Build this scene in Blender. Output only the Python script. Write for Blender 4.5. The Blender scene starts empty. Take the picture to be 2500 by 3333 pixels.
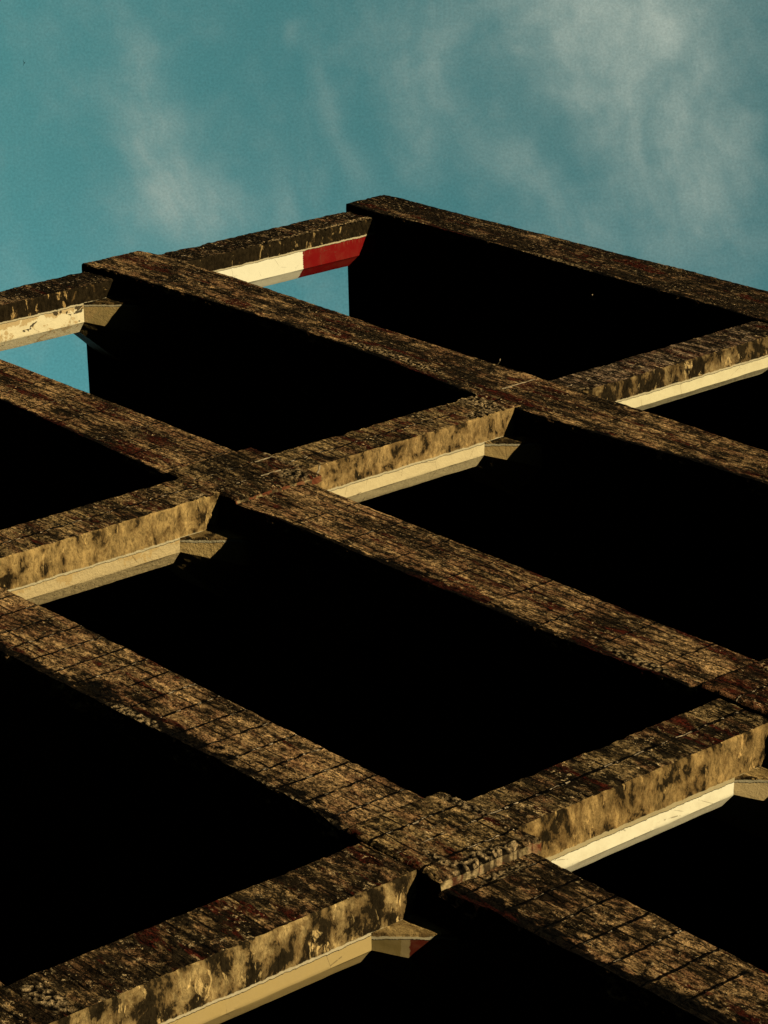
import bpy, math, random
import numpy as np
from mathutils import Vector, Matrix
PI = math.pi
random.seed(7)
S = bpy.context.scene
COL = S.collection
Z0 = 20.6                                   # underside of the roof slab above the ground

# ------------------------------------------------------------------ camera
R = np.array([[0.64344059, 0.02206215, 0.76517807],
              [-0.25513354, -0.93625138, 0.24153723],
              [0.72172785, -0.35063745, -0.59679334]])       # rows: camera x, y, z axes
CAM = Vector((23.43420875, -7.67787604, -18.9223338 + Z0))
cd = bpy.data.cameras.new('camera')
cam = bpy.data.objects.new('camera', cd)
COL.objects.link(cam)
M = Matrix(R.T.tolist()).to_4x4()
M.translation = CAM
cam.matrix_world = M
cd.sensor_fit = 'HORIZONTAL'
cd.sensor_width = 36.0
cd.lens = 36 * 9224.44 / 2500
cd.clip_start = 0.1
cd.clip_end = 6000
S.camera = cam

# ------------------------------------------------------------------ view, sun, sky
S.view_settings.view_transform = 'Standard'
S.view_settings.look = 'None'
S.view_settings.gamma = 1.0
S.view_settings.exposure = 0.0
S.cycles.diffuse_bounces = 0
SUN = Vector((1.60, -1.0, 0.66)).normalized()
sl = bpy.data.lights.new('sun', 'SUN')
sl.energy = 4.8
sl.angle = math.radians(0.5)
sl.color = (1.0, 0.82, 0.50)
so = bpy.data.objects.new('sun', sl)
COL.objects.link(so)
so.rotation_euler = SUN.to_track_quat('Z', 'Y').to_euler()
so.location = (30, -30, 60)


class NT:
    """small helper round a node tree"""
    def __init__(self, tree):
        self.t = tree
        self.n = tree.nodes
        self.l = tree.links

    def put(self, sock, v):
        if isinstance(v, bpy.types.NodeSocket):
            self.l.new(v, sock)
        elif v is not None:
            if hasattr(sock.default_value, '__len__') and not hasattr(v, '__len__'):
                v = [v] * len(sock.default_value)
            if hasattr(sock.default_value, '__len__') and len(sock.default_value) == 4 and len(v) == 3:
                v = tuple(v) + (1,)
            sock.default_value = v

    def math(self, op, a, b=None, c=None, clamp=False):
        n = self.n.new('ShaderNodeMath'); n.operation = op; n.use_clamp = clamp
        self.put(n.inputs[0], a)
        if b is not None: self.put(n.inputs[1], b)
        if c is not None: self.put(n.inputs[2], c)
        return n.outputs[0]

    def vmath(self, op, a, b=None):
        n = self.n.new('ShaderNodeVectorMath'); n.operation = op
        self.put(n.inputs[0], a)
        if b is not None: self.put(n.inputs[1], b)
        return n.outputs['Value'] if op in ('DOT_PRODUCT', 'LENGTH') else n.outputs[0]

    def xyz(self, v):
        n = self.n.new('ShaderNodeSeparateXYZ'); self.put(n.inputs[0], v); return n.outputs

    def comb(self, x, y, z):
        n = self.n.new('ShaderNodeCombineXYZ')
        for s, v in zip(n.inputs, (x, y, z)): self.put(s, v)
        return n.outputs[0]

    def noise(self, v, scale=1.0, detail=5, rough=.6, dist=0.0, off=(0, 0, 0), st=(1, 1, 1)):
        m = self.n.new('ShaderNodeMapping')
        self.put(m.inputs['Vector'], v)
        m.inputs['Location'].default_value = off
        m.inputs['Scale'].default_value = [scale * s for s in st]
        n = self.n.new('ShaderNodeTexNoise')
        n.inputs['Scale'].default_value = 1
        n.inputs['Detail'].default_value = detail
        n.inputs['Roughness'].default_value = rough
        n.inputs['Distortion'].default_value = dist
        self.l.new(m.outputs[0], n.inputs['Vector'])
        return n.outputs['Fac']

    def voro(self, v, scale=1.0, off=(0, 0, 0), st=(1, 1, 1), feature='F1', out='Distance'):
        m = self.n.new('ShaderNodeMapping')
        self.put(m.inputs['Vector'], v)
        m.inputs['Location'].default_value = off
        m.inputs['Scale'].default_value = [scale * s for s in st]
        n = self.n.new('ShaderNodeTexVoronoi'); n.feature = feature
        n.inputs['Scale'].default_value = 1
        self.l.new(m.outputs[0], n.inputs['Vector'])
        return n.outputs[out]

    def step(self, v, a, b):
        """0 below a, 1 above b, smooth between"""
        n = self.n.new('ShaderNodeMapRange'); n.interpolation_type = 'SMOOTHSTEP'
        self.put(n.inputs['Value'], v)
        lo, hi = (a, b) if not (isinstance(a, (int, float)) and isinstance(b, (int, float)) and a > b) else (b, a)
        self.put(n.inputs['From Min'], lo); self.put(n.inputs['From Max'], hi)
        if lo is not a:
            n.inputs['To Min'].default_value = 1; n.inputs['To Max'].default_value = 0
        return n.outputs[0]

    def mix(self, f, a, b, mode='MIX'):
        n = self.n.new('ShaderNodeMix'); n.data_type = 'RGBA'; n.blend_type = mode
        self.put(n.inputs[0], f)
        self.put(n.inputs[6], a); self.put(n.inputs[7], b)
        return n.outputs[2]

    def curve(self, c, p=1.32, k=1.45):
        n = self.n.new('ShaderNodeGamma'); self.put(n.inputs[0], c); n.inputs[1].default_value = p
        return self.mix(1.0, n.outputs[0], (k * .97, k * 1.02, k * 1.17), 'MULTIPLY')

    def attr(self, name, out='Fac'):
        n = self.n.new('ShaderNodeAttribute'); n.attribute_name = name
        return n.outputs[out]


def make_world():
    w = bpy.data.worlds.new('World'); S.world = w; w.use_nodes = True
    g = NT(w.node_tree)
    bg = g.n['Background']
    sky = g.n.new('ShaderNodeTexSky'); sky.sky_type = 'NISHITA'; sky.sun_disc = False
    sky.sun_elevation = math.asin(SUN.z)
    sky.sun_rotation = math.atan2(SUN.x, SUN.y) % (2 * PI)
    tint = g.mix(1.0, sky.outputs[0], SKY_TINT, 'MULTIPLY')
    tint = g.mix(1.0, tint, (2.2, 3.4, 3.4), 'DARKEN')       # bright sky round the sun capped, to limit fill light
    tc = g.n.new('ShaderNodeTexCoord')
    d = tc.outputs['Generated']
    # sky dimmed away from the view direction, to cut fill light on shaded concrete
    off_view_dim = g.math('MULTIPLY_ADD', g.step(g.vmath('DOT_PRODUCT', d, tuple(-R[2])), .70, .95), .88, .12)
    tint = g.mix(1.0, tint, g.comb(off_view_dim, off_view_dim, off_view_dim), 'MULTIPLY')
    # a fixed set of axes in the sky, pointing at the patch of sky beyond the roof corner
    cx = g.vmath('DOT_PRODUCT', d, tuple(R[0])); cy = g.vmath('DOT_PRODUCT', d, tuple(R[1]))
    cz = g.math('MAXIMUM', g.vmath('DOT_PRODUCT', d, tuple(-R[2])), 0.05)
    a = g.math('DIVIDE', cx, cz); b = g.math('DIVIDE', cy, cz)
    P = g.comb(a, b, 0)
    # paler and bluer towards the horizon
    tint = g.mix(g.step(b, .14, .02), tint, g.mix(1.0, tint, (1.10, 1.20, 1.26), 'MULTIPLY'))
    warp = g.noise(P, 14, 3, .55, off=(3, 1, 0))
    warp2 = g.noise(P, 14, 3, .55, off=(9, 5, 0))
    wa = g.math('ADD', a, g.math('MULTIPLY', g.math('SUBTRACT', warp, .5), .03))
    wb = g.math('ADD', b, g.math('MULTIPLY', g.math('SUBTRACT', warp2, .5), .03))
    total = None
    K = 1.507 / 9224.44
    for X, Y, rl, rw, ang, st in CLOUDS:
        ca = (X * 1.507 - 1250) / 9224.44; cb = (1666.5 - Y * 1.507) / 9224.44
        t = math.radians(ang)            # direction of the long axis, from straight down towards the right
        lx, ly = math.sin(t), -math.cos(t)
        da = g.math('SUBTRACT', wa, ca); db = g.math('SUBTRACT', wb, cb)
        u = g.math('MULTIPLY', g.math('ADD', g.math('MULTIPLY', da, lx), g.math('MULTIPLY', db, ly)), 1 / (rl * K))
        v = g.math('MULTIPLY', g.math('SUBTRACT', g.math('MULTIPLY', da, ly), g.math('MULTIPLY', db, lx)), 1 / (rw * K))
        q = g.math('ADD', g.math('MULTIPLY', u, u), g.math('MULTIPLY', v, v))
        e = g.math('MULTIPLY', g.math('EXPONENT', g.math('MULTIPLY', q, -.5)), st)
        total = e if total is None else g.math('ADD', total, e)
    # wispy texture, drawn out along a slanting wind direction
    rot = g.n.new('ShaderNodeMapping'); rot.vector_type = 'POINT'
    rot.inputs['Rotation'].default_value = (0, 0, math.radians(-22))
    g.l.new(g.comb(wa, wb, 0), rot.inputs['Vector'])
    f1 = g.noise(rot.outputs[0], 1, 7, .6, .4, st=(28, 14, 1))
    f2 = g.noise(P, 60, 6, .62, .2, off=(2, 7, 0))
    tex = g.math('ADD', g.math('MULTIPLY', f1, .65), g.math('MULTIPLY', f2, .35))
    wisp = g.step(tex, .28, .74)
    veil = g.math('MULTIPLY', g.step(tex, .42, .75), .20)
    dens = g.math('ADD', g.math('MULTIPLY', total, g.math('MULTIPLY_ADD', wisp, .95, .32)), veil)
    low = g.noise(d, 2.2, 6, .6, .3, off=(5, 2, 1))
    far = g.math('MULTIPLY', g.step(low, .5, .75), g.step(g.vmath('DOT_PRODUCT', d, tuple(-R[2])), .93, .8))
    dens = g.math('ADD', dens, g.math('MULTIPLY', far, .12))
    dens = g.math('MINIMUM', g.math('MAXIMUM', dens, 0), .95)
    grain = g.noise(P, 1100, 2, .7)
    cloud = g.mix(dens, tint, CLOUD_COL)
    grained = g.mix(1.0, cloud, g.comb(*[g.math('MULTIPLY_ADD', grain, .55, .725)] * 3), 'MULTIPLY')
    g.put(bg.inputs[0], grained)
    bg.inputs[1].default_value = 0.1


SKY_TINT = (.60, 1.20, .74)
CLOUD_COL = (3.55, 4.25, 3.65)
CLOUDS = [  # display x, y of the photo's sky, half length, half width, slant, strength
    (1320, 10, 190, 160, 40, .56), (1430, 210, 260, 120, 22, .40), (1580, 330, 70, 60, 0, .32), (1520, 120, 120, 60, 0, .25),
    (345, 320, 130, 38, 12, .50), (430, 470, 80, 45, 25, .42), (330, 440, 80, 60, 0, .40),
    (597, 88, 20, 13, 0, .2), (890, 70, 130, 70, 5, .26), (730, 310, 120, 16, 22, .22), (780, 390, 60, 22, 35, .2),
    (900, 320, 90, 40, 0, .12), (1110, 370, 90, 50, 15, .16), (1220, 490, 70, 60, 10, .30), (960, 170, 170, 60, 5, .08),
    (650, 420, 160, 120, 0, .08), (600, 480, 50, 20, 0, .15), (1480, 470, 90, 60, 20, .16), (1200, 130, 120, 60, 15, .14),
    (290, 70, 60, 20, 10, .15)]
make_world()

# ------------------------------------------------------------------ numpy noise
_rs = np.random.RandomState(11)
_T = _rs.rand(4096)


def _h(i, j, k, s):
    return _T[(i * 73856093 ^ j * 19349663 ^ k * 83492791 ^ s * 2654435) & 4095]


def vnoise(p, s=0):
    i = np.floor(p).astype(np.int64); f = p - i; f = f * f * (3 - 2 * f)
    x, y, z = i[..., 0], i[..., 1], i[..., 2]; u, v, w = f[..., 0], f[..., 1], f[..., 2]
    r = 0
    for a in (0, 1):
        for b in (0, 1):
            for c in (0, 1):
                r = r + _h(x + a, y + b, z + c, s) * (u if a else 1 - u) * (v if b else 1 - v) * (w if c else 1 - w)
    return r * 2 - 1


def fbm(p, sc, s=0, o=4, g=.55):
    p = p * np.array(sc, float) + 13.7; r = 0; a = 1.0; t = 0
    for k in range(o):
        r = r + a * vnoise(p, s + k); t += a; a *= g; p = p * 2.03 + 5.1
    return r / t


def stones(p, sc, s=0):
    """rounded lumps in the xz plane: 1 at a stone's centre, 0 at its edge"""
    q = np.stack([p[..., 0], p[..., 2]], -1) * sc
    i = np.floor(q).astype(np.int64); best = np.full(q.shape[:-1], 9.0)
    for a in (-1, 0, 1):
        for b in (-1, 0, 1):
            ci = i + np.array([a, b])
            jx = _h(ci[..., 0], ci[..., 1], 0 * ci[..., 0], s + 50); jy = _h(ci[..., 0], ci[..., 1], 1 + 0 * ci[..., 0], s + 51)
            dd = np.hypot(q[..., 0] - ci[..., 0] - jx, q[..., 1] - ci[..., 1] - jy)
            best = np.minimum(best, dd)
    return np.clip(1 - best * best * 2.2, 0, 1)


# ------------------------------------------------------------------ materials
def new_mat(name):
    m = bpy.data.materials.new(name); m.use_nodes = True
    g = NT(m.node_tree); bs = g.n['Principled BSDF']
    bs.inputs['Specular IOR Level'].default_value = .04
    bs.inputs['Roughness'].default_value = .95
    tc = g.n.new('ShaderNodeTexCoord')
    return m, g, bs, tc.outputs['Object']


def bump(g, bs, h, dist, strength=1.0):
    b = g.n.new('ShaderNodeBump'); b.inputs['Strength'].default_value = strength
    b.inputs['Distance'].default_value = dist
    g.l.new(h, b.inputs['Height']); g.l.new(b.outputs[0], bs.inputs['Normal'])


def mat_front(name, tan=(.57, .385, .19), soot=.0, red=.0, seed=0, groove=.012, columnar=False, lines=.0, dark_from=None):
    """board-marked, weathered concrete: the faces towards the street"""
    m, g, bs, P = new_mat(name)
    o = (seed * 3.1, seed * 1.7, seed * 2.3)
    x, y, z = g.xyz(P)
    # boards
    long_ = g.noise(P, 1, 6, .66, .1, off=o, st=(.9, 4, 20))
    fine = g.noise(P, 1, 6, .78, .2, off=o, st=(9, 14, 22))
    grain = g.noise(P, 1, 3, .75, .3, st=(20, 30, 32))
    big = g.noise(P, 1, 5, .62, .3, off=(o[0] + 5, o[1], o[2]), st=(1.1, 1.5, 3.2))
    mid = g.noise(P, 1, 6, .7, .2, off=(o[0] + 9, o[1], o[2]), st=(2.2, 5, 9))
    c = g.mix(g.step(long_, .35, .66), tuple(v * .52 for v in tan), tan)
    c = g.mix(g.math('MULTIPLY', g.step(fine, .55, .72), .55), c, tuple(min(1, v * 1.55) for v in tan))
    c = g.mix(g.math('MULTIPLY', g.step(big, .50, .62), .45), c, (.135, .088, .045))
    # brown weathering
    c = g.mix(g.math('MULTIPLY', g.step(g.noise(P, 1, 4, .6, 0, off=(o[0], o[1] + 20, o[2]), st=(2.0, 3, 8)), .46, .6), .55), c, (.22, .105, .055))
    # black crust, breaking up the boards
    sm = g.math('ADD', g.math('MULTIPLY', mid, .40), g.math('ADD', g.math('MULTIPLY', fine, .55), g.math('MULTIPLY', big, .25)))
    if dark_from is not None:
        sm = g.math('ADD', sm, g.math('MULTIPLY', g.step(x, dark_from, dark_from + .8), .035))
    crust = g.step(g.math('ADD', sm, g.math('MULTIPLY', g.math('SUBTRACT', grain, .5), .40)), .580 - soot, .632 - soot)
    c = g.mix(g.math('MULTIPLY', crust, .93), c, (.016, .013, .008))
    # red-brown oxide
    rd = g.noise(P, 1, 5, .6, .3, off=(o[0] + 31, o[1], o[2]), st=(1.0, 2, 6.5))
    rf = g.noise(P, 1, 4, .7, .2, off=(o[0] + 2, o[1], o[2] + 7), st=(9, 10, 28))
    rm = g.step(g.math('ADD', g.math('MULTIPLY', rd, .8), g.math('MULTIPLY', rf, .2)), .575 - red, .62 - red)
    c = g.mix(g.math('MULTIPLY', rm, .8), c, g.mix(g.step(fine, .4, .62), (.034, .008, .006), (.135, .030, .016)))
    # board joints: thin dark broken lines
    wob = g.math('MULTIPLY', g.math('SUBTRACT', g.noise(P, 1, 3, .5, off=o, st=(1.4, 1, 3)), .5), .10)
    bz = g.math('ADD', g.math('MULTIPLY', z, 13.5), wob)
    fr = g.math('ABSOLUTE', g.math('SUBTRACT', g.math('FRACT', bz), .5))
    line = g.math('MULTIPLY', g.step(fr, .12, .05), g.step(g.noise(P, 1, 4, .6, off=(o[0] + 4, 0, 0), st=(2.0, 2, 11)), .50 - lines, .58 - lines))
    c = g.mix(g.math('MULTIPLY', line, .9), c, (.015, .011, .007))
    # grit and crumbs standing out of the surface
    cg = g.noise(P, 1, 3, .7, .2, off=(o[0] + 12, 3, 5), st=(24, 30, 38))
    spk = g.math('MULTIPLY', g.step(cg, .585, .63), g.step(g.noise(P, 1, 3, .6, off=(o[0], 6, 2), st=(3, 3, 6)), .42, .6))
    c = g.mix(g.math('MULTIPLY', spk, .75), c, (.62, .47, .26))
    hol = g.step(cg, .43, .385)
    c = g.mix(g.math('MULTIPLY', hol, .75), c, (.016, .012, .008))
    # pits
    pv = g.voro(P, 26, off=o, st=(.6, 1, 1))
    pit = g.math('MULTIPLY', g.step(pv, .26, .14), g.step(g.noise(P, 5, 2, .5, off=(o[0] + 1, 3, 0)), .5, .6))
    c = g.mix(g.math('MULTIPLY', pit, .7), c, (.03, .022, .014))
    # stirrup grooves (rusted out) with crumbs of lime left in them
    ga = g.attr('groove'); gd = g.math('ABSOLUTE', ga)
    gd = g.math('ADD', gd, g.math('MULTIPLY', g.math('SUBTRACT', g.noise(P, 16, 3, .6), .5), .016))
    keep = g.step(g.noise(P, 1, 3, .55, off=(o[0] + 8, 0, 2), st=(3, 1, 3) if not columnar else (3, 1, 1.1)), .36, .44)
    gm = g.math('MULTIPLY', g.step(gd, groove * 1.35, groove * .7), keep)
    c = g.mix(g.math('MULTIPLY', gm, .96), c, (.008, .006, .004))
    crumb = g.math('MULTIPLY', g.math('MULTIPLY', g.step(gd, groove * .75, groove * .3), keep),
                   g.step(g.noise(P, 1, 2, .5, off=(o[0], 0, 9), st=(8, 8, 17)), .53, .57))
    c = g.mix(crumb, c, (.52, .42, .28))
    # aggregate laid bare (attribute painted where the mesh has stones)
    dr = g.attr('low_band')  # darkens a band along the lower front edge, broken by noise
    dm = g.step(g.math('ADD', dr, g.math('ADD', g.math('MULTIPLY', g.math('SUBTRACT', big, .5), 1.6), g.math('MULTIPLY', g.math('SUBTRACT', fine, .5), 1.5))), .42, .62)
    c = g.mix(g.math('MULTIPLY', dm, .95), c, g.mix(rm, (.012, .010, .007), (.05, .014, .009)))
    rub = g.attr('rubble'); st = g.attr('stone')
    c = g.mix(rub, c, g.mix(g.step(st, .35, .8), (.02, .016, .01), (.36, .27, .15)))
    c = g.mix(1.0, c, g.comb(*[g.math('MULTIPLY_ADD', g.step(grain, .34, .66), 1.5, .25)] * 3), 'MULTIPLY')
    g.put(bs.inputs['Base Color'], g.curve(c))
    h = g.math('ADD', g.math('MULTIPLY', long_, .8), g.math('MULTIPLY', fine, .65))
    h = g.math('ADD', h, g.math('MULTIPLY', grain, .42))
    h = g.math('ADD', h, g.math('MULTIPLY', mid, .7))
    h = g.math('ADD', h, g.math('MULTIPLY', g.math('SUBTRACT', spk, hol), .22))
    h = g.math('SUBTRACT', h, g.math('MULTIPLY', gm, .55))
    h = g.math('ADD', h, g.math('MULTIPLY', crumb, .5))
    h = g.math('SUBTRACT', h, g.math('MULTIPLY', line, .3))
    h = g.math('SUBTRACT', h, g.math('MULTIPLY', pit, .45))
    bump(g, bs, h, .06, 1.0)
    return m


def dirty_side(g, P, soot, tan, seed):
    """stained plaster on the cheeks of the columns; streaks run into the building"""
    o = (seed * 2.1, seed * 3.7, seed * 1.3)
    a = g.noise(P, 1, 6, .64, .35, off=o, st=(5, 4.6, 7.5))
    b = g.noise(P, 1, 5, .65, .3, off=(o[0], o[1] + 8, o[2]), st=(3, 3.0, 4.5))
    d = g.noise(P, 1, 6, .78, .3, off=(o[0], o[1], o[2] + 5), st=(24, 16, 36))
    c = g.mix(g.step(b, .35, .65), tuple(v * .58 for v in tan), tan)
    c = g.mix(g.math('MULTIPLY', g.step(d, .5, .68), .4), c, tuple(v * .5 for v in tan))
    k = g.math('ADD', g.math('MULTIPLY', a, .7), g.math('MULTIPLY', d, .3))
    k2 = g.math('ADD', g.math('MULTIPLY', a, .55), g.math('MULTIPLY', b, .45))
    k2 = g.math('ADD', k2, g.math('MULTIPLY', g.math('SUBTRACT', d, .5), .35))
    brown = g.step(k2, .44 - soot, .54 - soot)
    c = g.mix(g.math('MULTIPLY', brown, .8), c, (.105, .064, .024))
    black = g.step(g.math('ADD', g.math('MULTIPLY', k, .8), g.math('MULTIPLY', b, .2)), .515 - soot * .8, .555 - soot * .8)
    c = g.mix(g.math('MULTIPLY', black, .92), c, (.022, .017, .009))
    flake = g.math('MULTIPLY', g.step(g.noise(P, 1, 5, .66, .5, off=(o[0] + 6, o[1], o[2] + 2), st=(4, 4.5, 11)), .60, .64), .6)
    c = g.mix(flake, c, tuple(min(1, v * 1.4) for v in tan))
    c = g.mix(1.0, c, g.comb(*[g.math('MULTIPLY_ADD', g.step(d, .32, .68), 1.1, .48)] * 3), 'MULTIPLY')
    h = g.math('ADD', g.math('MULTIPLY', a, .8), g.math('ADD', g.math('MULTIPLY', d, .7), g.math('MULTIPLY', flake, .25)))
    return g.curve(c, 1.22, 1.22), h


def mat_side(name, y1, paint=(.80, .78, .58), soot=0.0, tan=(0.474, 0.333, 0.139), seed=0, worn=.0, second=None, rough=.15, cap=None,
             patches=0.0, lip=(.62, .55, .36), lipw=.016):
    """column cheek: dirty plaster outside y1, paint inside it"""
    m, g, bs, P = new_mat(name)
    x, y, z = g.xyz(P)
    dc, dh = dirty_side(g, P, soot, tan, seed)
    o = (seed * 1.1, seed * .7, seed * 4.3)
    n1 = g.noise(P, 1, 5, .65, .2, off=o, st=(6, 6, 6))
    n2 = g.noise(P, 1, 6, .7, .3, off=o, st=(14, 20, 22))
    pc = paint
    if second is not None:            # a second paint above a height, hand-cut edge
        zz = g.math('ADD', z, g.math('MULTIPLY', g.math('SUBTRACT', g.noise(P, 1, 4, .7, off=o, st=(10, 60, 3)), .5), .035))
        pc = g.mix(g.step(zz, second[1] - .004, second[1] + .004), paint, second[0])
        smear = g.math('MULTIPLY', g.step(g.noise(P, 1, 5, .7, .1, off=o, st=(5, 4, 60)), .56, .62),
                       g.math('MULTIPLY', g.step(z, second[1] - .22, second[1] - .01), g.step(y, y1 + .09, y1 + .04)))
        pc = g.mix(g.math('MULTIPLY', smear, .55), pc, (.25, .1, .05))
    if cap is not None:               # paints on the underside of a capital, from the column outwards
        xx = g.math('ADD', x, g.math('MULTIPLY', g.math('SUBTRACT', g.noise(P, 14, 3, .6), .5), .03))
        prev = paint
        for xb, col in cap:
            prev = g.mix(g.step(xx, xb - .003, xb + .003), prev, col)
        pc = prev
    pc = g.mix(g.math('MULTIPLY', g.step(n1, .4, .7), .20 if second is None else .04), pc, (.42, .33, .18))
    pc = g.mix(1.0, pc, g.comb(*[g.math('MULTIPLY_ADD', n2, .16, .91)] * 3), 'MULTIPLY')
    if worn > 0:
        near = g.math('MULTIPLY', g.step(y, y1 + .10, y1 + .03), .09)
        wm = g.step(g.math('ADD', near, g.math('ADD', g.math('MULTIPLY', n1, .6), g.math('MULTIPLY', n2, .4))), .60 - worn, .615 - worn)
        pc = g.mix(g.math('MULTIPLY', wm, .75), pc, tan)
    ph = g.math('MULTIPLY', n2, rough)
    if patches > 0:
        pv = g.noise(P, 1, 4, .65, .4, off=(o[0] + 3, o[1], o[2]), st=(7, 8, 5))
        pm = g.step(pv, .72 - patches, .735 - patches)
        pc = g.mix(g.math('MULTIPLY', pm, .92), pc, (.03, .022, .012))
        ph = g.math('SUBTRACT', ph, g.math('MULTIPLY', pm, .8))
    # hairline cracks
    cr = g.voro(P, 3.1, off=o, feature='DISTANCE_TO_EDGE')
    cm = g.math('MULTIPLY', g.step(cr, .006, .002), g.step(n1, .5, .56))
    pc = g.mix(g.math('MULTIPLY', cm, .6), pc, (.1, .07, .04))
    e = g.math('ADD', y, g.math('MULTIPLY', g.math('SUBTRACT', g.noise(P, 1, 5, .72, .2, off=o, st=(8, 8, 9)), .5), .045))
    f1 = g.step(e, y1 - .003, y1 + .003)
    f2 = g.step(e, y1 + lipw, y1 + lipw + .006)
    lipc = g.mix(n2, tuple(v * .6 for v in lip), lip)
    c = g.mix(f1, dc, g.mix(f2, lipc, pc))
    g.put(bs.inputs['Base Color'], c)
    g.put(bs.inputs['Roughness'], g.mix(f2, .9, .6))
    h = g.mix(f1, dh, g.math('ADD', ph, g.math('SUBTRACT', .7, g.math('MULTIPLY', f2, .4))))
    bump(g, bs, h, .022, .9)
    return m


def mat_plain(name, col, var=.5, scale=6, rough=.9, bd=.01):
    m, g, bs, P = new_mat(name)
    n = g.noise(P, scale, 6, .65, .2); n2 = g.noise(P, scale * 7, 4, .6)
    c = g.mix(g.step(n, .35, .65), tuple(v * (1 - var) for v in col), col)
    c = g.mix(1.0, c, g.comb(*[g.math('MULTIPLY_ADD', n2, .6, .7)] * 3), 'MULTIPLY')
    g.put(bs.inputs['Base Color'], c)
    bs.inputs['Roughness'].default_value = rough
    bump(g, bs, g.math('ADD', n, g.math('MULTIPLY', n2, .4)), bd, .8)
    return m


MI = mat_plain('shade_dark_interior_concrete', (.045, .037, .027), .5, 3)  # shade put into the colour: albedo kept low so bays read black
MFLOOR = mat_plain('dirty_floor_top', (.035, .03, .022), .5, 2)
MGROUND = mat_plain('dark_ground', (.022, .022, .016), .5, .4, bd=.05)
MREBAR = mat_plain('lime_crusted_steel', (.42, .34, .22), .55, 30, .7, .002)
MBIRD = mat_plain('bird_feathers', (.012, .014, .016), .3, 20, .8, .002)


# ------------------------------------------------------------------ mesh building
class MB:
    def __init__(self):
        self.v = []; self.f = []; self.mi = []; self.at = {}; self.n = 0

    def grid(self, P, mi, at=None, closed=False):
        """P (rows, cols, 3); mi: material index, int or one per row"""
        r, c, _ = P.shape
        idx = np.arange(r * c).reshape(r, c) + self.n
        a, b, d, e = idx[:-1, :-1], idx[:-1, 1:], idx[1:, 1:], idx[1:, :-1]
        q = np.stack([a, b, d, e], -1).reshape(-1, 4)
        self.v.append(P.reshape(-1, 3)); self.f.append(q)
        m = np.broadcast_to(np.asarray(mi).reshape(-1, 1), (r - 1, c - 1)) if np.ndim(mi) else np.full((r - 1, c - 1), mi)
        self.mi.append(m.reshape(-1))
        at = at or {}
        for k in ('groove', 'rubble', 'stone', 'low_band'):
            dflt = 1.0 if k == 'groove' else 0.0
            self.at.setdefault(k, []).append(np.asarray(at.get(k, np.full((r, c), dflt)), float).reshape(-1))
        self.n += r * c
        return idx

    def build(self, name, mats, parent=None, angle=40, ngons=None, label=None):
        V = np.concatenate(self.v); F = np.concatenate(self.f); MI_ = np.concatenate(self.mi)
        faces = F.tolist(); mi = MI_.tolist()
        for poly, k in (ngons or []):
            faces.append(poly); mi.append(k)
        me = bpy.data.meshes.new(name)
        me.from_pydata(V.tolist(), [], faces)
        for m in mats: me.materials.append(m)
        me.polygons.foreach_set('material_index', mi)
        for k, arr in self.at.items():
            A = me.attributes.new(k, 'FLOAT', 'POINT')
            A.data.foreach_set('value', np.concatenate(arr).astype(np.float32))
        me.polygons.foreach_set('use_smooth', [True] * len(faces))
        me.update()
        me.set_sharp_from_angle(angle=math.radians(angle))
        o = bpy.data.objects.new(name, me); COL.objects.link(o)
        if parent is not None: o.parent = parent
        if label: o['label'] = label
        return o


root = bpy.data.objects.new('concrete_building', None); COL.objects.link(root)
root['label'] = 'derelict multi-storey concrete frame building, blackened and stained, with open unglazed bays'
root['category'] = 'building'

XEND = 30.4
DEPTH = 9.0


def xs_for(hi0, hi1, res, coarse=.35, x0=0.0, x1=XEND):
    a = []
    if hi0 > x0: a += list(np.arange(x0, hi0, coarse))
    a += list(np.arange(hi0, hi1, res))
    a += list(np.arange(hi1, x1, coarse)) + [x1]
    return np.array(a)


def groove_attr(X, pos):
    if not pos: return np.ones_like(X)
    pos = np.array(pos)
    # signed distance to the nearest groove
    d = X[..., None] - pos
    k = np.abs(d).argmin(-1)
    return np.take_along_axis(d, k[..., None], -1)[..., 0]


def rubble_at(P, spots):
    m = np.zeros(P.shape[:-1])
    for (x, z, rx, rz) in spots:
        q = ((P[..., 0] - x) / rx) ** 2 + ((P[..., 2] - z - Z0) / rz) ** 2
        w = fbm(P, (9, 9, 9), 91, 3) * .9
        m = np.maximum(m, np.clip((1.25 - q + w) * 1.6, 0, 1))
    return m


def face_disp(P, amp=1.0, seed=0, rub=None, roughmask=None):
    """displacement of weathered concrete: mostly in y on a front face, with chipped edges"""
    b = fbm(P, (.9, 3, 13), seed + 1, 4)
    c = fbm(P, (5, 8, 24), seed + 9, 3)
    fn = fbm(P, (34, 34, 44), seed + 17, 2)
    D = np.zeros_like(P)
    D[..., 1] = amp * (.007 * b + .006 * c + .004 * fn)
    D[..., 2] = amp * (.007 * fbm(P, (3.2, 3, 3), seed + 23, 4) + .007 * fbm(P, (17, 17, 17), seed + 29, 2))
    D[..., 0] = amp * (.006 * fbm(P, (15, 15, 15), seed + 37, 3))
    if roughmask is not None:
        r = fbm(P, (22, 22, 34), seed + 41, 4)
        D[..., 1] += roughmask * .007 * r
        D[..., 2] += roughmask * .005 * fbm(P, (16, 24, 24), seed + 47, 3)
    st = None
    if rub is not None:
        st = stones(P + .012 * np.stack([fbm(P, (20, 20, 20), 3, 2)] * 3, -1), 30.0, seed)
        D[..., 1] += rub * (.006 - .014 * st)
    return D, st


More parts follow.
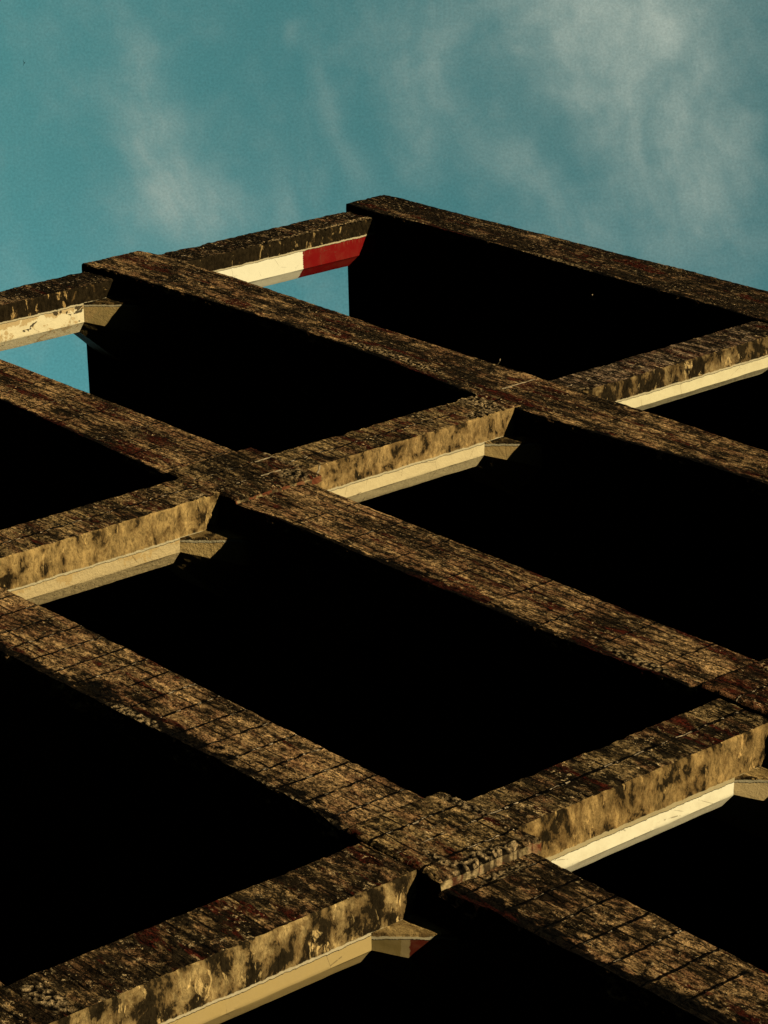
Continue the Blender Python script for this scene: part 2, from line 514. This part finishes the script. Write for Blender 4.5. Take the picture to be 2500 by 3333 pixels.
SLABS = [
    # zl pts, zh pts, undercut depth pts (x, dy), grooves, rubble, material args
    dict(zl=[(0, 0.02), (.34, -.01), (2.05, -.005), (3.85, -.04), (5.2, -.015), (8, 0)], zh=[(0, .58), (.16, .60), (.34, .607), (2, .665), (3.92, .736), (5.5, .776), (8, .79)],
         dy=[(0, .0), (.7, .01), (1.3, .05), (3, .05), (5.7, .03), (6, .01)], gr=[.78, 1.7, 2.81, 3.95, 4.53, 5.14, 5.7], rub=[(3.3, .05, .5, .06), (1.2, .02, .3, .05)],
         m=dict(soot=.055, red=.012, tan=(.46, .31, .16), seed=1, groove=.009)),
    dict(zl=[(0, -3.46), (.3, -3.417), (.72, -3.40), (1.37, -3.404), (4.64, -3.36), (5.94, -3.43), (7.6, -3.43), (9.3, -3.38)],
         zh=[(0, -2.74), (.1, -2.69), (.5, -2.64), (1.16, -2.631), (3.28, -2.655), (3.87, -2.69), (6.03, -2.672), (7.27, -2.65), (8.7, -2.67)],
         dy=[(0, .0), (.8, .01), (1.4, .04), (3, .07), (5, .03), (6, .012), (6.7, .012), (8.5, .10)], gr=[1.07, 1.9, 2.76, 3.34, 3.9, 4.38, 4.9, 5.48, 7.27, 8.2],
         rub=[(4.45, -3.2, .5, .05), (5.0, -3.22, .35, .05), (6.1, -3.42, .22, .05), (3.6, -3.14, .2, .03)], m=dict(soot=.015, red=.015, lines=.02, seed=2, groove=.009)),
    dict(zl=[(3.4, -6.556), (4.4, -6.577), (5.7, -6.61), (6.76, -6.607), (7.84, -6.625), (8.94, -6.655), (10.1, -6.652), (10.95, -6.62), (11.7, -6.56)],
         zh=[(2.1, -5.824), (3.56, -5.80), (5.7, -5.80), (6.8, -5.835), (7.6, -5.85), (9, -5.846), (10.6, -5.865), (11.6, -5.83)],
         dy=[(3, .06), (5.5, .03), (6, .012), (6.8, .015), (7.2, .05), (9, .07), (11.4, .06), (11.8, .02)], band=[(3, .03), (5.5, .05), (6, 0), (6.8, .0), (7.4, .09), (9, .12), (11.4, .12), (11.6, 0)],
         gr=[2.45, 3.01, 3.56, 4.05, 4.65, 5.17, 5.66, 7.34, 7.9, 8.43, 8.99, 9.55, 10.1, 10.62, 11.15], rub=[(11.0, -6.45, .3, .05)],
         m=dict(soot=-.015, red=.03, lines=.07, seed=3, groove=.010)),
    dict(zl=[(6.9, -9.66), (8.06, -9.645), (9.36, -9.646), (10.1, -9.604), (11.5, -9.61), (12.5, -9.60), (13.15, -9.655), (14.1, -9.63)],
         zh=[(6.88, -8.87), (7.6, -8.842), (9.5, -8.853), (11.15, -8.85), (12.65, -8.847), (14.4, -8.87)],
         dy=[(6.5, .07), (7.5, .09), (9.5, .11), (11.3, .11), (11.7, .05), (11.9, .02), (12.55, .02), (12.9, .10), (14.5, .11)], band=[(6.5, .12), (7.5, .15), (9.5, .19), (11.4, .16), (11.7, .0), (12.7, .14), (14.5, .22)],
         gr=[6.83, 7.1, 7.37, 7.64, 7.9, 8.17, 8.45, 8.71, 8.99, 9.27, 9.54, 9.82, 10.09, 10.35, 10.62, 10.89, 11.15, 11.42, 12.68, 12.98, 13.27, 13.54, 13.8, 14.08, 14.35],
         rub=[(12.64, -9.15, .04, .15), (10.9, -9.5, .5, .06), (9.4, -9.48, .3, .05)], m=dict(soot=-.025, red=.005, dark_from=12.3, seed=4, groove=.0115)),
    dict(zl=[(0, -12.76), (30, -12.76)], zh=[(0, -11.99), (30, -11.99)], dy=[(0, .08), (30, .08)], gr=[11.2, 11.5, 12.6], rub=[(12.1, -12.2, .25, .12)],
         m=dict(soot=.01, red=.02, seed=5)),
    dict(zl=[(0, -15.95), (30, -15.95)], zh=[(0, -15.2), (30, -15.2)], dy=[(0, .06), (30, .06)], gr=[], rub=[], m=None),
]
HI = [(0, 6.2, .017), (0, 9.6, .017), (3.0, 12.6, .016), (6.3, 15.0, .015), (11, 12.8, .03), None]


def interp(x, pts):
    a = np.array(pts); return np.interp(x, a[:, 0], a[:, 1])


def soffit(i, x):
    s = SLABS[i]; return float(interp(x, s['zl']) + .8 * interp(x, s['dy']))


last_front = None
for i, s in enumerate(SLABS):
    hi = HI[i]
    X = xs_for(*hi) if hi else np.arange(0, XEND + .1, .4)
    if i == 2:
        X = xs_for(3.0, 12.6, .016)
    dy = interp(X, s['dy']); zl = interp(X, s['zl']) + Z0; zh = interp(X, s['zh']) + Z0
    zi = zl + .8 * dy; zs = zi + .40 * dy + .006
    nf = 48 if hi else 8; nu = 14 if hi else 4
    Y = []; Z = []; RM = []; mi = []
    for yy in (DEPTH, 3.0, .5, .12, .045):
        Y.append(np.full_like(X, yy)); Z.append(zh.copy()); RM.append(0); mi.append(1)
    for t in (.3, .75):
        Y.append(np.full_like(X, .03 * (1 - t))); Z.append(zh - .022 * t * t); RM.append(0.2); mi.append(0)
    mi[4] = 0
    for k in range(nf):
        t = k / (nf - 1)
        Y.append(np.zeros_like(X)); Z.append((zh - .024) * (1 - t) + zs * t); RM.append(max(0, t - .75) * 2); mi.append(0)
    for k in range(1, nu + 1):
        q = k / nu
        Y.append(dy * q + .010 * q); Z.append(zs - (zs - zi) * q); RM.append(1.0 - .6 * max(0, q - .8) / .2); mi.append(0)
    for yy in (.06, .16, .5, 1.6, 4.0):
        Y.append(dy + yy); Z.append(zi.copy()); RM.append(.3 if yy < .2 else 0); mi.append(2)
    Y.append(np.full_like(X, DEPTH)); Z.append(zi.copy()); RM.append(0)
    Y = np.array(Y); Z = np.array(Z)
    P = np.stack([np.broadcast_to(X, Y.shape), Y, Z], -1)
    if hi:
        rub = rubble_at(P, s['rub']) * (Y < .0005)
        rm = np.array(RM).reshape(-1, 1) * np.ones_like(Y)
        w = np.clip(1.5 - Y / .4, 0, 1)[..., None]
        D, st = face_disp(P, 1.0, i * 7, rub, rm * (1 + (dy > .15) * .5))
        P = P + D * w
        band = interp(X, s.get('band', [(0, .05), (30, .05)]))      # height of the dark band above the lower front edge
        low_band = np.clip((zs + band * 1.6 - Z) / np.maximum(band * 1.6, .03), 0, 1) * .85
        low_band = np.where(Y > .0001, np.where(Z < zs + .01, .62, 0), low_band)
        at = dict(low_band=low_band, groove=np.abs(groove_attr(np.broadcast_to(X, Y.shape), s['gr'])) + np.clip((np.array(RM)[:, None] - .35), 0, 1) * .06 + (Y > .2) * 5, rubble=rub, stone=st)
    else:
        at = {}
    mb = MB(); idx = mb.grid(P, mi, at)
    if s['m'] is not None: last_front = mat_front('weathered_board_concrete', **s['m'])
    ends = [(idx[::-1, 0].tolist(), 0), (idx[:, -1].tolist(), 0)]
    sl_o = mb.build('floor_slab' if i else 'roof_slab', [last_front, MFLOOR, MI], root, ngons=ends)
    s['obj'] = sl_o


# thick joint blocks standing proud of the slabs where columns B and C cross
def block(x0, x1, z0, z1, t, gr, rub, seed, mat, redside):
    mb = MB(); res = .016
    nx = int((x1 - x0) / res); nz = int((z1 - z0) / res); nt = max(8, int((t + .12) / res))
    xs = np.linspace(x0, x1, nx); zs = np.linspace(z0, z1, nz)[::-1]

    def add(P, mi, extra=0.0):
        rub_ = rubble_at(P, rub)
        D, st = face_disp(P, 1.2, seed, rub_ * (mi == 0), np.full(P.shape[:-1], extra))
        mb.grid(P + D, mi, dict(groove=groove_attr(P[..., 0], gr), rubble=rub_ * (1 if mi == 0 else .6), stone=st))
    GX, GZ = np.meshgrid(xs, zs)
    # front, slightly crowned so that its arrises round off
    ex = np.minimum(GX - x0, x1 - GX); ez = np.minimum(GZ - z0, z1 - GZ)
    rnd = .022 * (np.exp(-ex / .012) + np.exp(-ez / .012))
    add(np.stack([GX, -t + rnd, GZ], -1), 0, .35)
    ys = np.linspace(-t + .022, .03, nt)
    YY, ZZ = np.meshgrid(ys, zs)
    add(np.stack([np.full_like(YY, x1), YY, ZZ], -1), 1, .5)
    add(np.stack([np.full_like(YY, x0), YY, ZZ], -1)[:, ::-1], 0, .3)
    XX, YY = np.meshgrid(xs, ys[::-1])
    add(np.stack([XX, YY, np.full_like(XX, z1)], -1), 0, .2)
    XX, YY = np.meshgrid(xs, ys)
    add(np.stack([XX, YY, np.full_like(XX, z0)], -1), 0, .3)
    return mb.build('joint_block', [mat, redside], root, angle=50)


MBLK3 = mat_front('joint_block_concrete', tan=(.44, .31, .15), soot=.01, red=.015, seed=8, groove=.008)
MBLK4 = mat_front('joint_block_concrete', tan=(.54, .38, .18), soot=-.01, red=.01, seed=9, groove=.011)


def mat_blockside(name, zc):
    m, g, bs, P = new_mat(name)
    n = g.noise(P, 1, 5, .65, .3, st=(8, 12, 9)); d = g.noise(P, 40, 3, .6)
    z = g.xyz(P)[2]
    c = g.mix(g.step(n, .38, .55), (.36, .27, .13), (.07, .05, .025))
    rm = g.step(g.math('ADD', g.math('MULTIPLY', g.noise(P, 1, 4, .6, off=(4, 4, 4), st=(4, 5, 7)), 1.0), g.math('MULTIPLY', z, 0)), .5, .54)
    c = g.mix(g.math('MULTIPLY', rm, .85), c, (.16, .045, .02))
    st = g.attr('stone'); rb = g.attr('rubble')
    c = g.mix(rb, c, g.mix(g.step(st, .3, .75), (.03, .02, .012), (.45, .34, .18)))
    c = g.mix(1.0, c, g.comb(*[g.math('MULTIPLY_ADD', d, .9, .55)] * 3), 'MULTIPLY')
    g.put(bs.inputs['Base Color'], c)
    bump(g, bs, g.math('ADD', n, g.math('MULTIPLY', d, .5)), .03, .9)
    return m


MSIDE = mat_blockside('broken_red_painted_concrete', 0)
block(5.78, 6.70, -6.585 + Z0, -5.725 + Z0, .045, [6.12, 6.42], [(6.55, -5.9, .14, .12), (6.2, -5.74, .3, .05)], 61, MBLK3, MSIDE)
block(11.68, 12.56, -9.575 + Z0, -8.80 + Z0, .075, [11.92, 12.14, 12.38], [(12.5, -9.15, .06, .3), (12.35, -9.42, .16, .035), (11.95, -8.84, .2, .05), (12.56, -9.2, .06, .35)], 71, MBLK4, MSIDE)
block(11.66, 12.56, -6.56 + Z0, -5.77 + Z0, .085, [12.0, 12.3], [(12.0, -6.0, .3, .1)], 81,
      mat_front('joint_block_concrete', tan=(.36, .20, .10), soot=.01, red=.06, seed=10, groove=.011), MSIDE)


# ------------------------------------------------------------------ columns
def ring_pts(xL, xR, yf, y1, y2, y3, c, res):
    """plan outline of a column, corner by corner: (x, y, segment)"""
    seg = [((xL + .012, yf), (xR - .012, yf), 0, res), ((xR, yf + .012), (xR, y2), 1, res),
           ((xR - .004, y2 + .004), (xR - c + .004, y3 - .004), 1, .03), ((xR - c, y3), (xL + c, y3), 2, .1),
           ((xL + c, y3), (xL, y2), 2, .08), ((xL, y2), (xL, yf + .012), 2, .05)]
    out = []
    for (a, b, k, r) in seg:
        n = max(1, int(math.hypot(b[0] - a[0], b[1] - a[1]) / r))
        for j in range(n + (1 if k < 2 else 0)):
            t = j / n
            out.append((a[0] + (b[0] - a[0]) * t, a[1] + (b[1] - a[1]) * t, k))
    out.append(out[0])
    return out


def column(xL, xR, yf, y1, y2, y3, zb, zt, mf, ms, seed, res=.018, rub=(), gx=None, capital=True, capL=.40, mcap=None, c=.1, label=None, rise=.40, smooth=False):
    rp = ring_pts(xL, xR, yf, y1, y2, y3, c, res if res < .05 else .2)
    nz = max(2, int((zt - zb) / res))
    zz = np.linspace(zb, zt, nz) + Z0
    x = np.array([q[0] for q in rp]); y = np.array([q[1] for q in rp]); k = np.array([q[2] for q in rp])
    P = np.zeros((len(rp), nz, 3)); P[..., 0] = x[:, None]; P[..., 1] = y[:, None]; P[..., 2] = zz[None]
    mi = [0 if k[j] == 0 and k[j + 1] == 0 else 1 for j in range(len(rp) - 1)]
    at = {}
    if res < .05:
        Q = P.copy()
        fx = np.exp(-((y - yf) / .05))[:, None] * np.ones((1, nz))
        side = np.clip((y1 + .02 - y) / .03, 0, 1)[:, None] * np.ones((1, nz))
        rub_ = rubble_at(P, rub) * (fx > .3)
        b = fbm(P, (1.6, 3, 15), seed, 4); cc = fbm(P, (8, 8, 22), seed + 5, 3)
        st = stones(P + .012 * fbm(P, (20, 20, 20), 3, 2)[..., None], 30, seed)
        Q[..., 1] += fx * (.008 * b + .006 * cc) + rub_ * (.012 - .026 * st)
        chip = np.clip(fbm(P, (6, 6, 6), seed + 11, 4) - .15, 0, 1) * .045
        nearR = np.exp(-np.hypot(P[..., 0] - xR, P[..., 1] - yf) / .02)
        nearL = np.exp(-np.hypot(P[..., 0] - xL, P[..., 1] - yf) / .02)
        Q[..., 0] += side * (.006 * fbm(P, (7, 7, 9), seed + 3, 4)) * (k[:, None] == 1) - nearR * chip + nearL * chip \
            + (1 - side) * (k[:, None] == 1) * (.003 if not smooth else .0015) * fbm(P, (4, 4, 3), seed + 8, 3)
        Q[..., 1] += nearR * chip + nearL * chip + side * .004 * fbm(P, (20, 20, 20), seed + 6, 2)
        Q[..., 1] += (1 - side) * .006 * fbm(P, (4, 4, 5), seed + 18, 3) * (y > y2)[:, None]
        Q[-1] = Q[0]
        P2 = Q
        gxx = (xL + xR) / 2 if gx is None else gx
        at = dict(groove=np.where((k == 0)[:, None], P[..., 0] - gxx, 1.0), rubble=rub_, stone=st)
    else:
        P2 = P
    mb = MB(); idx = mb.grid(P2, mi, at)
    col = mb.build('column', [mf, ms], root, label=label)
    if capital:
        h = rise; zs0 = zt - .03 - h
        L = min(capL, h)
        bot = [(xR - .004, y1), (xR + .001, y2), (xR - c, y3 + .001), (xL + c, y3 + .001), (xL - .001, y2), (xL + .004, y1)]
        top = [(xR + h, y1), (xR + h, y2 + .32 * h), (xR - c + .41 * h, y3 + h), (xL + c - .41 * L, y3 + h), (xL - L, y2 + .32 * L), (xL - L, y1)]
        mb = MB()
        n = 24 if res < .05 else 2
        for j in range(6):
            a0, b0 = np.array(bot[j]), np.array(bot[(j + 1) % 6]); a1, b1 = np.array(top[j]), np.array(top[(j + 1) % 6])
            G = np.zeros((n, n, 3))
            for r_ in range(n):
                t = r_ / (n - 1)
                A = a0 * (1 - t) + a1 * t; B = b0 * (1 - t) + b1 * t
                u = np.linspace(0, 1, n)[:, None]
                G[r_, :, :2] = A * (1 - u) + B * u
                G[r_, :, 2] = zs0 + (h + .02) * t + Z0
            if res < .05:
                G = G + .0045 * np.stack([fbm(G, (7, 7, 7), seed + q, 4) for q in (1, 2, 3)], -1)
            mb.grid(G[:, ::-1], 0)
        mb.build('capital', [mcap or ms], col, angle=25)
    return col


MF_A = mat_front('column_front_concrete', tan=(.40, .28, .15), soot=.04, red=-.01, seed=12, groove=.008, columnar=True)
MF_B = mat_front('column_front_concrete', tan=(.50, .355, .17), soot=-.012, red=.018, seed=13, groove=.012, columnar=True)
MF_B1 = mat_front('column_front_concrete', tan=(.52, .38, .24), soot=.01, red=.0, seed=14, groove=.007, columnar=True)
MF_C = mat_front('column_front_concrete', tan=(.42, .30, .145), soot=.008, red=.018, seed=15, groove=.014, columnar=True)
MF_C2 = mat_front('column_front_concrete', tan=(.50, .345, .165), soot=.03, red=.03, seed=16, groove=.006, columnar=True)

# the column line at the corner of the building (topmost storey, then the one below)
column(.055, .518, .065, .225, .435, .557, -2.75, .06, MF_A,
       mat_side('corner_column_white_and_red', .222, (.82, .80, .62), soot=.13, tan=(0.412, 0.296, 0.132), seed=1, second=((.185, .006, .006), -1.005 + Z0), worn=-.02, rough=.06),
       101, rub=[(.5, -.2, .1, .5), (.5, -1.0, .06, .8)], capital=False, smooth=True, label='topmost corner column, white paint turning red at its head')
sideA2 = mat_side('corner_column_peeling_cream', .236, (.78, .70, .46), soot=.14, tan=(0.454, 0.314, 0.132), seed=2, worn=.05, rough=.3, patches=.10)
column(.05, .518, .065, .236, .432, .556, -5.9, -3.38, MF_A, sideA2, 111, capL=.0,
       mcap=mat_side('grey_capital', 0.256, (.36, .27, .11), soot=.08, seed=3, worn=.05, rough=.4), label='corner column with peeling cream paint')
# second column line
column(6.065, 6.506, .02, .200, .315, .405, -2.75, .06, MF_B1,
       mat_side('second_column_cream', .196, (.74, .68, .44), soot=.05, tan=(0.454, 0.333, 0.155), seed=4, worn=-.02, rough=.2), 121, capital=False, rub=[(6.5, -2.6, .08, .1)])
column(5.972, 6.466, -.006, .222, .338, .462, -5.95, -3.34, MF_B,
       mat_side('second_column_sandy', .219, (.66, .56, .33), soot=-.03, tan=(0.464, 0.323, 0.139), seed=5, worn=.0, rough=.35), 131,
       rub=[(6.12, -3.55, .35, .12), (6.4, -3.7, .1, .2)], mcap=mat_side('tan_capital', 0.239, (.50, .36, .15), soot=.04, seed=6, worn=.03, rough=.4))
column(5.965, 6.49, -.030, .236, .352, .476, -9.1, -6.56, MF_B,
       mat_side('second_column_bare', .234, (.54, .43, .23), soot=-.03, tan=(0.474, 0.333, 0.139), seed=7, worn=.02, rough=.9), 141,
       rub=[(6.45, -6.75, .06, .1)], mcap=mat_side('bare_capital', 0.254, (.50, .36, .15), soot=.04, seed=8, worn=.03, rough=1.0))
# third column line
column(11.857, 12.345, -.045, .235, .353, .470, -9.0, -6.5, MF_C,
       mat_side('third_column_white', .232, (.84, .80, .60), soot=-.005, tan=(0.464, 0.319, 0.132), seed=9, worn=-.2, rough=.12, lipw=.028, lip=(.50, .42, .24)), 151, gx=12.095,
       mcap=mat_side('cream_capital', 0.252, (.60, .46, .23), soot=.0, seed=10, worn=-.2, rough=.35), smooth=True)
column(11.848, 12.355, -.05, .222, .333, .450, -12.72, -9.5, MF_C2,
       mat_side('third_column_ochre', .222, (.44, .33, .14), soot=.02, tan=(0.560, 0.410, 0.184), seed=11, worn=-.2, rough=.08, lip=(.6, .52, .34)), 161, gx=12.6,
       rub=[(12.1, -11.95, .2, .08)], smooth=True,
       mcap=mat_side('olive_and_red_capital', 0.242, (.19, .14, .05), seed=12, worn=-.3, rough=.1,
                     cap=[(12.47, (.27, .21, .10)), (12.505, (.09, .016, .009))]), label='ochre painted column whose capital is olive and dark red')
# the rest of the frame, further along the street front and down to the ground
MS_FAR = mat_side('far_column_cream', .22, (.6, .52, .32), soot=.0, seed=20)
zl_fn = [lambda x, i=i: soffit(i, x) for i in range(6)]
gridx = [(.05, .52), (5.97, 6.48), (11.85, 12.35), (17.75, 18.25), (23.65, 24.15), (29.55, 30.05)]
bottoms = [-2.72, -5.9, -8.9, -12.05, -15.25, -Z0 - .1]
done = {(0, 0), (0, 1), (1, 0), (1, 1), (1, 2), (2, 2), (2, 3)}
for ci, (a, b) in enumerate(gridx):
    for st in range(6):
        if (ci, st) in done: continue
        column(a, b, .02, .22, .34, .46, bottoms[st], soffit(st, (a + b) / 2) + .03, MF_B, MS_FAR, 200 + ci * 10 + st, res=.5, capital=st > 0,
               capL=0 if ci == 0 else .4)

# back wall of the building
mb = MB()
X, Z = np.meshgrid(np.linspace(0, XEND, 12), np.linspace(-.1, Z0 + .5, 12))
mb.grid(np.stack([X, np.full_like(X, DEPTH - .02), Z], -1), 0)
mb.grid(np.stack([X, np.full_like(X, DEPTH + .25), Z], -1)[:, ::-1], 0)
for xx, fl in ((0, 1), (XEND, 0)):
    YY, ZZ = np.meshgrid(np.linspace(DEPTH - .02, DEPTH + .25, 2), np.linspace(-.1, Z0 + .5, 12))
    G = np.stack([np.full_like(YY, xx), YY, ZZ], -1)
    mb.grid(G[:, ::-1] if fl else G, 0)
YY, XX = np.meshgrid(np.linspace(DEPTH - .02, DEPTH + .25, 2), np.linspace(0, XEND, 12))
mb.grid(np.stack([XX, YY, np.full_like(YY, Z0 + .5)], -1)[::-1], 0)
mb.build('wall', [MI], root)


# ------------------------------------------------------------------ bare reinforcing rods and wires
def rod(pts, r, parent, name='rebar', label=None):
    pts = [Vector(p) for p in pts]; n = 7
    G = np.zeros((len(pts) + 2, n + 1, 3))
    rows = []
    for i, p in enumerate(pts):
        t = (pts[min(i + 1, len(pts) - 1)] - pts[max(i - 1, 0)]).normalized()
        u = t.orthogonal().normalized(); v = t.cross(u)
        rows.append([p + r * (math.cos(2 * PI * k / n) * u + math.sin(2 * PI * k / n) * v) for k in range(n + 1)])
    rows = [[pts[0]] * (n + 1)] + rows + [[pts[-1]] * (n + 1)]
    G = np.array([[list(q) for q in row] for row in rows])
    G = G + .0015 * np.stack([fbm(G, (30, 30, 30), q, 2) for q in (1, 2, 3)], -1)
    mb = MB(); mb.grid(G, 0)
    return mb.build(name, [MREBAR], parent, label=label)


def zrod(x, za, zb, y, r, parent, wob=.004):
    n = 8
    rod([(x + random.uniform(-wob, wob), y + random.uniform(-.003, .001), za + (zb - za) * k / n + Z0) for k in range(n + 1)], r, parent)


s2 = SLABS[1]['obj']; s1 = SLABS[0]['obj']; s3 = SLABS[2]['obj']
zrod(6.0, -3.14, -2.75, .002, .006, s2)
zrod(6.12, -5.95, -5.76, -.044, .005, s3)
zrod(6.42, -6.12, -5.92, -.044, .006, s3)
rod([(5.46, .0, -2.70 + Z0), (5.455, -.03, -2.67 + Z0), (5.45, -.045, -2.66 + Z0)], .005, s2, 'wire')
rod([(3.95, .25, -.02 + Z0), (3.955, .24, -.07 + Z0), (3.97, .21, -.10 + Z0), (3.99, .18, -.105 + Z0)], .007, s1, 'wire')
rod([(6.6, .02, -5.72 + Z0), (6.61, -.03, -5.68 + Z0), (6.60, -.07, -5.66 + Z0)], .009, s3, 'wire')

# ------------------------------------------------------------------ ground
mb = MB()
X, Y = np.meshgrid(np.linspace(-900, 900, 61), np.linspace(-900, 900, 61))
mb.grid(np.stack([X, Y, .0 * X], -1), 0)
gr = mb.build('ground', [MGROUND]); gr['kind'] = 'structure'; gr['label'] = 'dark bare ground around the building'


# ------------------------------------------------------------------ the distant bird
def bird():
    d = Vector([(79 - 1250) / 9224.44, (1666.5 - 205) / 9224.44, -1])
    d = (Matrix(R.T.tolist()) @ d).normalized()
    pos = CAM + d * 210
    mb = MB()
    # body: a spindle along local y
    n = 10; G = []
    for j in range(9):
        t = j / 8; r = .030 * math.sin(PI * min(1, t * 1.02)) ** .7 + .002
        G.append([(r * math.cos(2 * PI * k / n), -.13 + .26 * t, r * .9 * math.sin(2 * PI * k / n)) for k in range(n + 1)])
    mb.grid(np.array(G), 0)
    for s_ in (-1, 1):      # wings: swept back, raised, tapering, with thickness
        top = []; bot = []
        for j in range(9):
            t = j / 8; xx = s_ * (.01 + .27 * t); sweep = -.10 * t * t + .05 * math.sin(PI * t)
            ch = .085 * (1 - t) ** .8 + .008; zz_ = .10 * math.sin(t * 1.5) ; th = .010 * (1 - t) + .002
            top.append([(xx, sweep + ch * .5 - ch * q, zz_ + th * math.sin(PI * q)) for q in (0, .33, .66, 1)])
            bot.append([(xx, sweep + ch * .5 - ch * q, zz_ - th * math.sin(PI * q)) for q in (0, .33, .66, 1)])
        mb.grid(np.array(top), 0); mb.grid(np.array(bot), 0)
    mb.grid(np.array([[(-.012, -.11, 0), (.012, -.11, 0)], [(-.04, -.20, .004), (.04, -.20, .004)]]), 0)
    o = mb.build('bird', [MBIRD])
    o['label'] = 'tiny dark bird flying high at the left of the sky'; o['category'] = 'bird'
    # wings spread roughly up-down in the view, banking
    xa = Vector(R[1]); za = (-Vector(R[0]) + .5 * Vector(R[2])).normalized(); ya = za.cross(xa).normalized(); za = xa.cross(ya)
    mt = Matrix((xa, ya, za)).transposed().to_4x4(); mt.translation = pos
    o.matrix_world = mt


bird()
